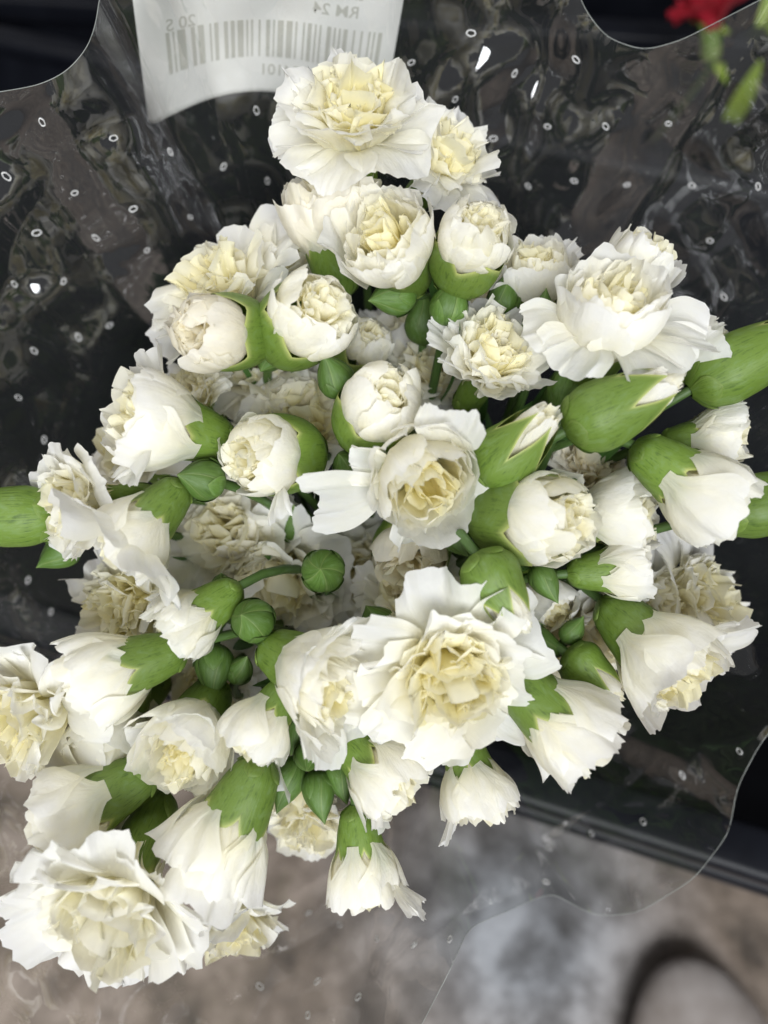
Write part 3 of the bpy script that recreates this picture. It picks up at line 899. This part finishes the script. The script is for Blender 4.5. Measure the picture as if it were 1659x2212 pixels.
def build_sleeve():
    rp = np.array(rim_px)
    seg = np.linalg.norm(np.diff(np.vstack([rp, rp[:1]])[:, :2], axis=0), axis=1)
    cum = np.concatenate([[0], np.cumsum(seg)])
    n = 900
    q = np.linspace(0, cum[-1], n, endpoint=False)
    ring = np.stack([np.interp(q, cum, np.append(rp[:, k], rp[0, k])) for k in range(3)], -1)
    for _ in range(10):
        ring = 0.5 * ring + 0.25 * (np.roll(ring, 1, 0) + np.roll(ring, -1, 0))
    nt = 240
    f = np.linspace(0.03, 1, nt)[:, None]
    P = CPX[None, None, :] + (ring[None, :, :2] - CPX) * f[:, :, None]
    g = sinterp(f, GK)
    D = 0.72 + (ring[None, :, 2] - 0.72) * g
    th = np.arctan2(P[..., 1] - CPX[1], P[..., 0] - CPX[0])
    rg = random.Random(4)
    dd = np.zeros_like(D)
    # gathered folds running out from the stems, and loose buckles across them
    for _ in range(9):
        k = rg.choice([5, 7, 8, 11, 13, 17, 19])
        w = np.sin(k * th + rg.uniform(0, 6.28) + rg.uniform(-2.5, 2.5) * f)
        dd += rg.uniform(0.00005, 0.0003) * (1 - 2 * np.abs(w) ** 0.8) * f
    for _ in range(16):
        kx, ky = rg.uniform(-1, 1) / 110, rg.uniform(-1, 1) / 110
        w = np.sin(P[..., 0] * kx + P[..., 1] * ky + rg.uniform(0, 6.28))
        dd += rg.uniform(0.0001, 0.0005) * (w * np.abs(w))
    # broad wavy buckles
    for _ in range(9):
        aa, wl = rg.uniform(0, 6.28), rg.uniform(110, 330)
        w = np.sin((P[..., 0] * math.cos(aa) + P[..., 1] * math.sin(aa)) / wl * 6.28 + rg.uniform(0, 6.28) + 0.9 * np.sin((P[..., 0] * math.sin(aa) - P[..., 1] * math.cos(aa)) / 210 + aa))
        dd += wl / 330 * rg.uniform(0.0003, 0.0011) * w
    # sharp random creases
    for _ in range(70):
        cx, cy, aa = rg.uniform(-200, 1850), rg.choice([rg.uniform(-150, 900), rg.uniform(1500, 2400)]), rg.uniform(0, 3.14)
        ux, uy = math.cos(aa), math.sin(aa)
        al_ = (P[..., 0] - cx) * ux + (P[..., 1] - cy) * uy
        ac = -(P[..., 0] - cx) * uy + (P[..., 1] - cy) * ux + 12 * np.sin(al_ / 60 + aa * 9)
        ln = rg.uniform(60, 220)
        dd += rg.choice([-1, 1]) * rg.uniform(0.0003, 0.0010) * np.exp(-(al_ / ln) ** 2) * np.exp(-np.abs(ac) / rg.uniform(12, 40))
    # the loose front lip is the most rumpled
    for _ in range(34):
        cx, cy, aa = rg.uniform(500, 1620), rg.uniform(1640, 2240), rg.choice([rg.uniform(2.1, 2.9), rg.uniform(1.6, 3.1), rg.uniform(0, 3.14)])
        ux, uy = math.cos(aa), math.sin(aa)
        al_ = (P[..., 0] - cx) * ux + (P[..., 1] - cy) * uy
        ac = -(P[..., 0] - cx) * uy + (P[..., 1] - cy) * ux + 18 * np.sin(al_ / 70 + aa * 9)
        dd += rg.choice([-1, 1]) * rg.uniform(0.0010, 0.0034) * np.exp(-(al_ / rg.uniform(70, 200)) ** 2) * np.exp(-np.abs(ac) / rg.uniform(16, 55))
    # lies flat where the label is stuck on
    lab = smooth(420, 250, np.hypot((P[..., 0] - 590) * 0.9, P[..., 1] - 60))
    dd *= (1 - 0.85 * lab)
    D = D + dd
    V = CAM + RGT * ((P[..., 0] - 829.5) / FPX * D)[..., None] + UPV * ((1106 - P[..., 1]) / FPX * D)[..., None] + FWD * D[..., None]
    root = bpy.data.objects.new('plastic_sleeve', None)
    COL.objects.link(root)
    root.location = FOOT
    tag(root, 'clear crinkled plastic sleeve with small vent holes wrapped round the white carnations', 'sleeve')
    Vl = V - FOOT
    me = grid_mesh('film', Vl, n, nt, wrap=True)
    film = link('film', me, root, M_FILM)
    return film, V, D, P


sleeve, FV, FD, FP = build_sleeve()
FNx = np.gradient(FV, axis=1)
FNy = np.gradient(FV, axis=0)
FN = np.cross(FNx, FNy)
FN /= np.linalg.norm(FN, axis=-1)[..., None] + 1e-12
# the cut edge of the film catches the light
edge = [p for p in (FV[-1] - FOOT)]
edge.append(edge[0])
tube('cut_edge', edge, 0.00012, 0.00012, sleeve, M_EDGE, ns=5)


def film_at(px, py):
    i = np.argmin((FP[..., 0] - px) ** 2 + (FP[..., 1] - py) ** 2)
    j, k = np.unravel_index(i, FD.shape)
    return FV[j, k], FN[j, k], FD[j, k]


holes = [(93, 261), (243, 297), (369, 328), (480, 360), (12, 383), (164, 418), (291, 450), (409, 470), (77, 503), (208, 515), (320, 540), (27, 615), (139, 605), (235, 705),
         (170, 728), (72, 760), (557, 238), (580, 390), (1017, 73), (1247, 127), (1108, 157), (986, 213), (1307, 273), (1441, 268), (1063, 297), (1185, 275), (1240, 393),
         (1357, 397), (1492, 400), (1640, 405), (1532, 520), (1562, 639), (885, 135), (670, 290), (1140, 400), (40, 860), (95, 950), (60, 1250), (110, 1320), (1600, 1620),
         (1476, 1673), (1391, 1772), (1277, 1800), (1187, 1831), (1178, 1907), (973, 2028), (895, 2042), (813, 2028), (687, 2122), (775, 2156), (666, 2191), (667, 1973),
         (735, 1996), (1570, 1330), (560, 2130), (120, 1830)]
# one ring, shared by every hole
nr, ns = 14, 6
a = np.linspace(0, 2 * PI, nr, endpoint=False)[None, :]
b = np.linspace(0, 2 * PI, ns + 1)[:, None]
rr = 1.0 + 0.17 * np.cos(b) + 0.10 * np.sin(2 * a + 1) + 0.06 * np.sin(5 * a)
ring_me = grid_mesh('vent_hole', np.stack([rr * np.cos(a), 0.72 * rr * np.sin(a), 0.17 * np.sin(b) + 0 * a], -1) * 0.0015, nr, ns + 1, wrap=True)
ring_me.materials.append(M_RING)
for (hx, hy) in holes:
    p, nrm, _ = film_at(hx, hy)
    if np.dot(nrm, CAM - p) < 0:
        nrm = -nrm
    o = bpy.data.objects.new('vent_hole', ring_me)
    COL.objects.link(o)
    o.parent = sleeve
    o.location = Vector(p + nrm * 0.0002 - FOOT)
    o.rotation_euler = (Vector(nrm).to_track_quat('Z', 'Y').to_matrix() @ Matrix.Rotation(RNG.uniform(0, 3.1), 3, 'Z')).to_euler()
    s = RNG.uniform(0.8, 1.1)
    o.scale = (s, s, s)

# ------------------------------------------------------------------ the price label stuck on the outside of the sleeve
def label_px(a, b):
    """a 0..1 across, b 0..1 from the upper to the lower edge (layout pixels)"""
    top = np.stack([262 + (905 - 262) * a, -190 + 0 * a], -1)
    yb = sinterp(a, [(0, 274), (0.12, 243), (0.27, 212), (0.45, 197), (0.62, 205), (0.8, 232), (1.0, 250)])
    bot = np.stack([322 + (828 - 322) * a, yb], -1)
    return top * (1 - b)[..., None] + bot * b[..., None]


def label_pt(a, b, off=0.0):
    a = np.asarray(a, float)
    b = np.asarray(b, float)
    P = label_px(a, b)
    ctr = np.hypot(P[..., 0] - CPX[0], P[..., 1] - CPX[1])
    # nominal depth of the film here, and the label just outside it, gently bowed
    out = np.zeros(a.shape + (3,))
    fr = ctr / 1500.0
    D = 0.72 + (0.267 - 0.72) * sinterp(np.clip(fr, 0.01, 1.15), GK) + 0.0055 - off
    D = D + 0.0015 * np.sin(5 * a + 1)
    out = CAM + RGT * ((P[..., 0] - 829.5) / FPX * D)[..., None] + UPV * ((1106 - P[..., 1]) / FPX * D)[..., None] + FWD * D[..., None]
    return out


def build_label():
    M_PAPER = plain('label_paper', (0.94, 0.93, 0.895), 0.5, noise=(0.96, 0.95, 0.92), nscale=20)
    M_PRINT = plain('label_print', (0.58, 0.57, 0.515), 0.6, noise=(0.64, 0.63, 0.57), nscale=60)
    root = bpy.data.objects.new('price_label', None)
    COL.objects.link(root)
    base = label_pt(0.5, 1.0)
    root.location = base
    tag(root, 'white paper price label with faint mirrored barcode behind the clear sleeve', 'label')
    n = 40
    # rounded corners: pull the ends of the lower edge in
    A, B = np.meshgrid(np.linspace(0, 1, n), np.linspace(0, 1, n))
    rad_a, rad_b = 0.035, 0.045
    dx = np.clip(rad_a - A, 0, None) / rad_a + np.clip(A - (1 - rad_a), 0, None) / rad_a
    # denser columns close to the corners
    A2 = 0.5 - 0.5 * np.cos(A * PI)
    dx = np.maximum(np.clip(rad_a - A2, 0, None), np.clip(A2 - 1 + rad_a, 0, None)) / rad_a
    lim = 1 - rad_b * (1 - np.sqrt(np.clip(1 - dx ** 2, 0, 1)))
    B2 = B * lim
    V0 = label_pt(A2, B2) - base
    V1 = label_pt(A2, B2, -0.0004) - base
    f = grid_faces(n, n)
    m = n * n
    fs = [tuple(reversed(x)) for x in f] + [tuple(i + m for i in x) for x in f]
    bd = [i for i in range(n)] + [r * n + n - 1 for r in range(1, n)] + [m - 1 - i for i in range(1, n)] + [r * n for r in range(n - 2, 0, -1)]
    for i in range(len(bd)):
        j = bd[(i + 1) % len(bd)]
        fs.append((bd[i], j, j + m, bd[i] + m))
    me = bpy.data.meshes.new('paper')
    me.from_pydata(np.concatenate([V0.reshape(-1, 3), V1.reshape(-1, 3)]).tolist(), [], fs)
    me.polygons.foreach_set('use_smooth', np.ones(len(me.polygons), bool))
    paper = link('paper', me, root, M_PAPER)
    rg = random.Random(3)
    a = 0.105
    widths = [2, 1, 4, 0, 2, 3, 0, 1, 2, 0, 2, 2, 3, 1, 1, 0, 1, 0, 2, 1, 3, 3, 1, 0, 1, 2, 1, 1, 0, 2, 1, 1, 2, 0, 1, 0, 1, 0, 1, 1, 2]
    for w in widths:
        ww = 0.0078 * w
        if w:
            aa = np.array([a, a + ww])
            bb = np.linspace(0.60, 0.805, 8)
            AA, BB = np.meshgrid(aa, bb)
            me = grid_mesh('barcode_bar', label_pt(AA, BB, 0.0003) - base, 2, 8)
            link('barcode_bar', me, paper, M_PRINT)
        a += ww + 0.0108
    def text(body, a_right, b_mid, h, slope=0.0):
        c = bpy.data.curves.new('lettering', 'FONT')
        c.body = body
        c.size = 1.0
        c.offset = 0.012
        o = bpy.data.objects.new('lettering', c)
        COL.objects.link(o)
        dg = bpy.context.evaluated_depsgraph_get()
        dg.update()
        me = bpy.data.meshes.new_from_object(o.evaluated_get(dg))
        bpy.data.objects.remove(o)
        v = np.array([q.co[:] for q in me.vertices])
        A = a_right - v[:, 0] * h * 0.78           # read from outside: mirrored on this side
        B = b_mid + h * 0.35 - v[:, 1] * h + slope * (A - a_right)
        W3 = label_pt(A, B, 0.0003) - base
        for q, co in zip(me.vertices, W3):
            q.co = co
        me.materials.clear()
        link('lettering', me, paper, M_PRINT)
    text('20 S', 0.225, 0.565, 0.085)
    text('RM 24', 0.845, 0.51, 0.085)
    text('EF04101', 0.70, 0.875, 0.085)
    text('SPRAY', 0.855, 0.425, 0.065)
    return root


build_label()

# ------------------------------------------------------------------ black crate the bouquet stands in
def build_crate():
    zr = 0.40
    A = on_plane(-250, 1225, zr)
    B = on_plane(1900, 1905, zr)
    d = (B - A)
    Lx = 1.7
    ang = math.atan2(d[1], d[0])
    ex = np.array((math.cos(ang), math.sin(ang), 0))
    ey = np.array((-math.sin(ang), math.cos(ang), 0))
    mid = (A + B) / 2
    Ly = 0.56
    ctr = mid + ey * Ly / 2
    root = bpy.data.objects.new('crate', None)
    COL.objects.link(root)
    root.location = (ctr[0], ctr[1], 0)
    root.rotation_euler = (0, 0, ang)
    tag(root, 'black plastic crate holding the wrapped bouquet on the stone floor', 'crate')
    t = 0.008
    h = zr
    def part(name, boxes, bev=0.003):
        link(name, boxes_mesh(name, boxes, bev), root, M_CRATE)
    tp = 0.075
    part('bottom', [((0, 0, 0.012), (Lx - 2 * tp - 0.004, Ly - 2 * tp - 0.004, 0.016))])

    def wall(name, p, q, p2, q2, nin):
        """slab from the rim edge p-q down to the narrower foot p2-q2"""
        nin = np.array(nin) * t
        vs = [np.array(x) for x in (p, q, q2, p2)]
        vs = vs + [v + nin for v in vs]
        me = bpy.data.meshes.new(name)
        me.from_pydata([tuple(v) for v in vs], [], [(0, 1, 2, 3), (7, 6, 5, 4), (0, 4, 5, 1), (1, 5, 6, 2), (2, 6, 7, 3), (3, 7, 4, 0)])
        link(name, me, root, M_CRATE)
    X, Y, X2, Y2, zt, zb = Lx / 2, Ly / 2, Lx / 2 - tp, Ly / 2 - tp, h - 0.012, 0.003
    wall('side_panel', (-X, -Y, zt), (X, -Y, zt), (-X2, -Y2, zb), (X2, -Y2, zb), (0, 1, 0))
    wall('side_panel', (-X, Y, zt), (X, Y, zt), (-X2, Y2, zb), (X2, Y2, zb), (0, -1, 0))
    wall('end_panel', (-X, -Y + t + .002, zt), (-X, Y - t - .002, zt), (-X2, -Y2 + t + .002, zb), (-X2, Y2 - t - .002, zb), (1, 0, 0))
    wall('end_panel', (X, -Y + t + .002, zt), (X, Y - t - .002, zt), (X2, -Y2 + t + .002, zb), (X2, Y2 - t - .002, zb), (-1, 0, 0))
    for zz, ww in ((h - 0.009, 0.030), (h - 0.045, 0.030)):
        part('rim' if zz > h - 0.02 else 'rib', [((0, -Ly / 2 - 0.004, zz), (Lx + 0.03, ww, 0.018))], 0.006)
        part('rim' if zz > h - 0.02 else 'rib', [((0, Ly / 2 + 0.004, zz), (Lx + 0.03, ww, 0.018))], 0.006)
    for sx in (-1, 1):
        part('rim', [((sx * (Lx / 2 + 0.004), 0, h - 0.0085), (0.030, Ly - 0.03, 0.017))], 0.006)
    return root


build_crate()

# second crate behind, holding the red flower bunch
def build_back_crate():
    root = bpy.data.objects.new('crate', None)
    COL.objects.link(root)
    root.location = (0.25, 1.05, 0)
    root.rotation_euler = (0, 0, -0.1)
    tag(root, 'second black crate behind, holding the red flower and leaves', 'crate')
    t, h, Lx, Ly = 0.01, 0.40, 1.8, 0.45
    for name, bx in (('side_panel', ((0, -Ly / 2, h / 2), (Lx, t, h))), ('side_panel', ((0, Ly / 2, h / 2 + .25), (Lx, t, h + .5))),
                     ('end_panel', ((-Lx / 2 + .006, 0, h / 2), (t, Ly - t - .004, h - .01))), ('end_panel', ((Lx / 2 - .006, 0, h / 2), (t, Ly - t - .004, h - .01))),
                     ('bottom', ((0, 0, 0.012), (Lx - .03, Ly - .03, 0.02))), ('rim', ((0, -Ly / 2 - .004, h - .01), (Lx + .03, .034, .022)))):
        link(name, boxes_mesh(name, [bx], 0.003), root, M_CRATE)


build_back_crate()

# ------------------------------------------------------------------ things in the dark behind
def leaf(root, p0, d, up, L_, Wd, mat, bend=0.3, name='leaf'):
    d = d / np.linalg.norm(d)
    side = np.cross(d, up)
    side /= np.linalg.norm(side)
    nn = np.cross(side, d)
    nu, nv = 7, 16
    u = np.linspace(-1, 1, nu)[None, :, None]
    v = np.linspace(0, 1, nv)[:, None, None]
    w = Wd * np.sin(PI * np.clip(v * 0.94 + 0.05, 0, 1)) ** 0.8
    V = p0 + d * (L_ * v) + side * (w * u) + nn * (0.25 * w * np.abs(u) - bend * L_ * v ** 2)
    V = V - np.array(root.location)
    sd = RNG.uniform(0, 50)
    puv = np.stack([(u * .5 + 0 * v + sd)[..., 0], (v + 0 * u + sd)[..., 0], (0 * (u + v))[..., 0]], -1)
    me = grid_mesh(name, V, nu, nv, tone=(0.3 * np.abs(u) + 0 * v)[..., 0], puv=puv)
    return link(name, me, root, mat)


red = F('open', 1530, 15, 44.0, 110, 30, 150, 'blurred red flower head in the crate behind', mat=M_PETAL_RED, stem=False, cat='flower')
rp = np.array(red.matrix_world.translation)
w2l = red.matrix_world.inverted()
pts = [rp, rp + np.array((0, .03, -.08)), np.array((rp[0] + .02, 1.0, 0.03))]
t = np.linspace(0, 1, 10)[:, None]
bz = (1 - t) ** 2 * pts[0] + 2 * t * (1 - t) * pts[1] + t * t * pts[2]
tube('stem', [w2l @ Vector(p) for p in bz], 0.003, 0.003, red, M_STEM)


def foliage(name, base, n, L_, Wd, mat, label, spread, seed, lean=(0, 0, 1)):
    rg = random.Random(seed)
    root = bpy.data.objects.new(name, None)
    COL.objects.link(root)
    root.location = (base[0], base[1], 0.022)
    tag(root, label, 'plant')
    foot = np.array(root.location)
    tube('stem', [np.zeros(3), (base - foot) * 0.5 + np.array((.01, 0, 0)), base - foot], 0.003, 0.002, root, M_STEM)
    for _ in range(n):
        d = np.array((rg.uniform(-1, 1) * spread, rg.uniform(-1, 1) * spread, rg.uniform(0.3, 1.0))) + np.array(lean) * 0.5
        leaf(root, base - np.array((0, 0, rg.uniform(0, .10))), d, np.array((rg.uniform(-.4, .4), -1, 0.5)), L_ * rg.uniform(.7, 1.2), Wd * rg.uniform(.7, 1.2), mat, rg.uniform(.1, .45))


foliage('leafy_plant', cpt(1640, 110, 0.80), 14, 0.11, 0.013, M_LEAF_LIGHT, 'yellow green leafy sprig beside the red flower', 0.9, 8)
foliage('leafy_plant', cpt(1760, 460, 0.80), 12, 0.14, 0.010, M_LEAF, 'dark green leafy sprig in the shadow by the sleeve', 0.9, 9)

# ------------------------------------------------------------------ rounded stone on the floor
def stone(px, py, r, label, mat, name, seed, squash=0.6, zc=0.0):
    p = on_plane(px, py, 0.0)
    rg = random.Random(seed)
    nph, nth = 40, 20
    ph = np.linspace(0, 2 * PI, nph, endpoint=False)[None, :]
    th = np.linspace(0.001, PI - 0.001, nth)[:, None]
    R = r * (1 + 0.06 * np.sin(2 * ph + rg.uniform(0, 6)) * np.sin(th) + 0.04 * np.sin(3 * ph + 2 * th + rg.uniform(0, 6)) * np.sin(th))
    V = np.stack([R * np.sin(th) * np.cos(ph), 1.2 * R * np.sin(th) * np.sin(ph), squash * R * (np.cos(th) + 0.9) + 0 * ph], -1)
    o = link(name, grid_mesh(name, V, nph, nth, wrap=True), None, mat)
    o.location = (p[0], p[1], zc)
    tag(o, label, 'stone')


stone(1500, 2320, 0.075, 'pale rounded stone lying on the tan floor', M_STONE, 'stone', 2, 0.36)
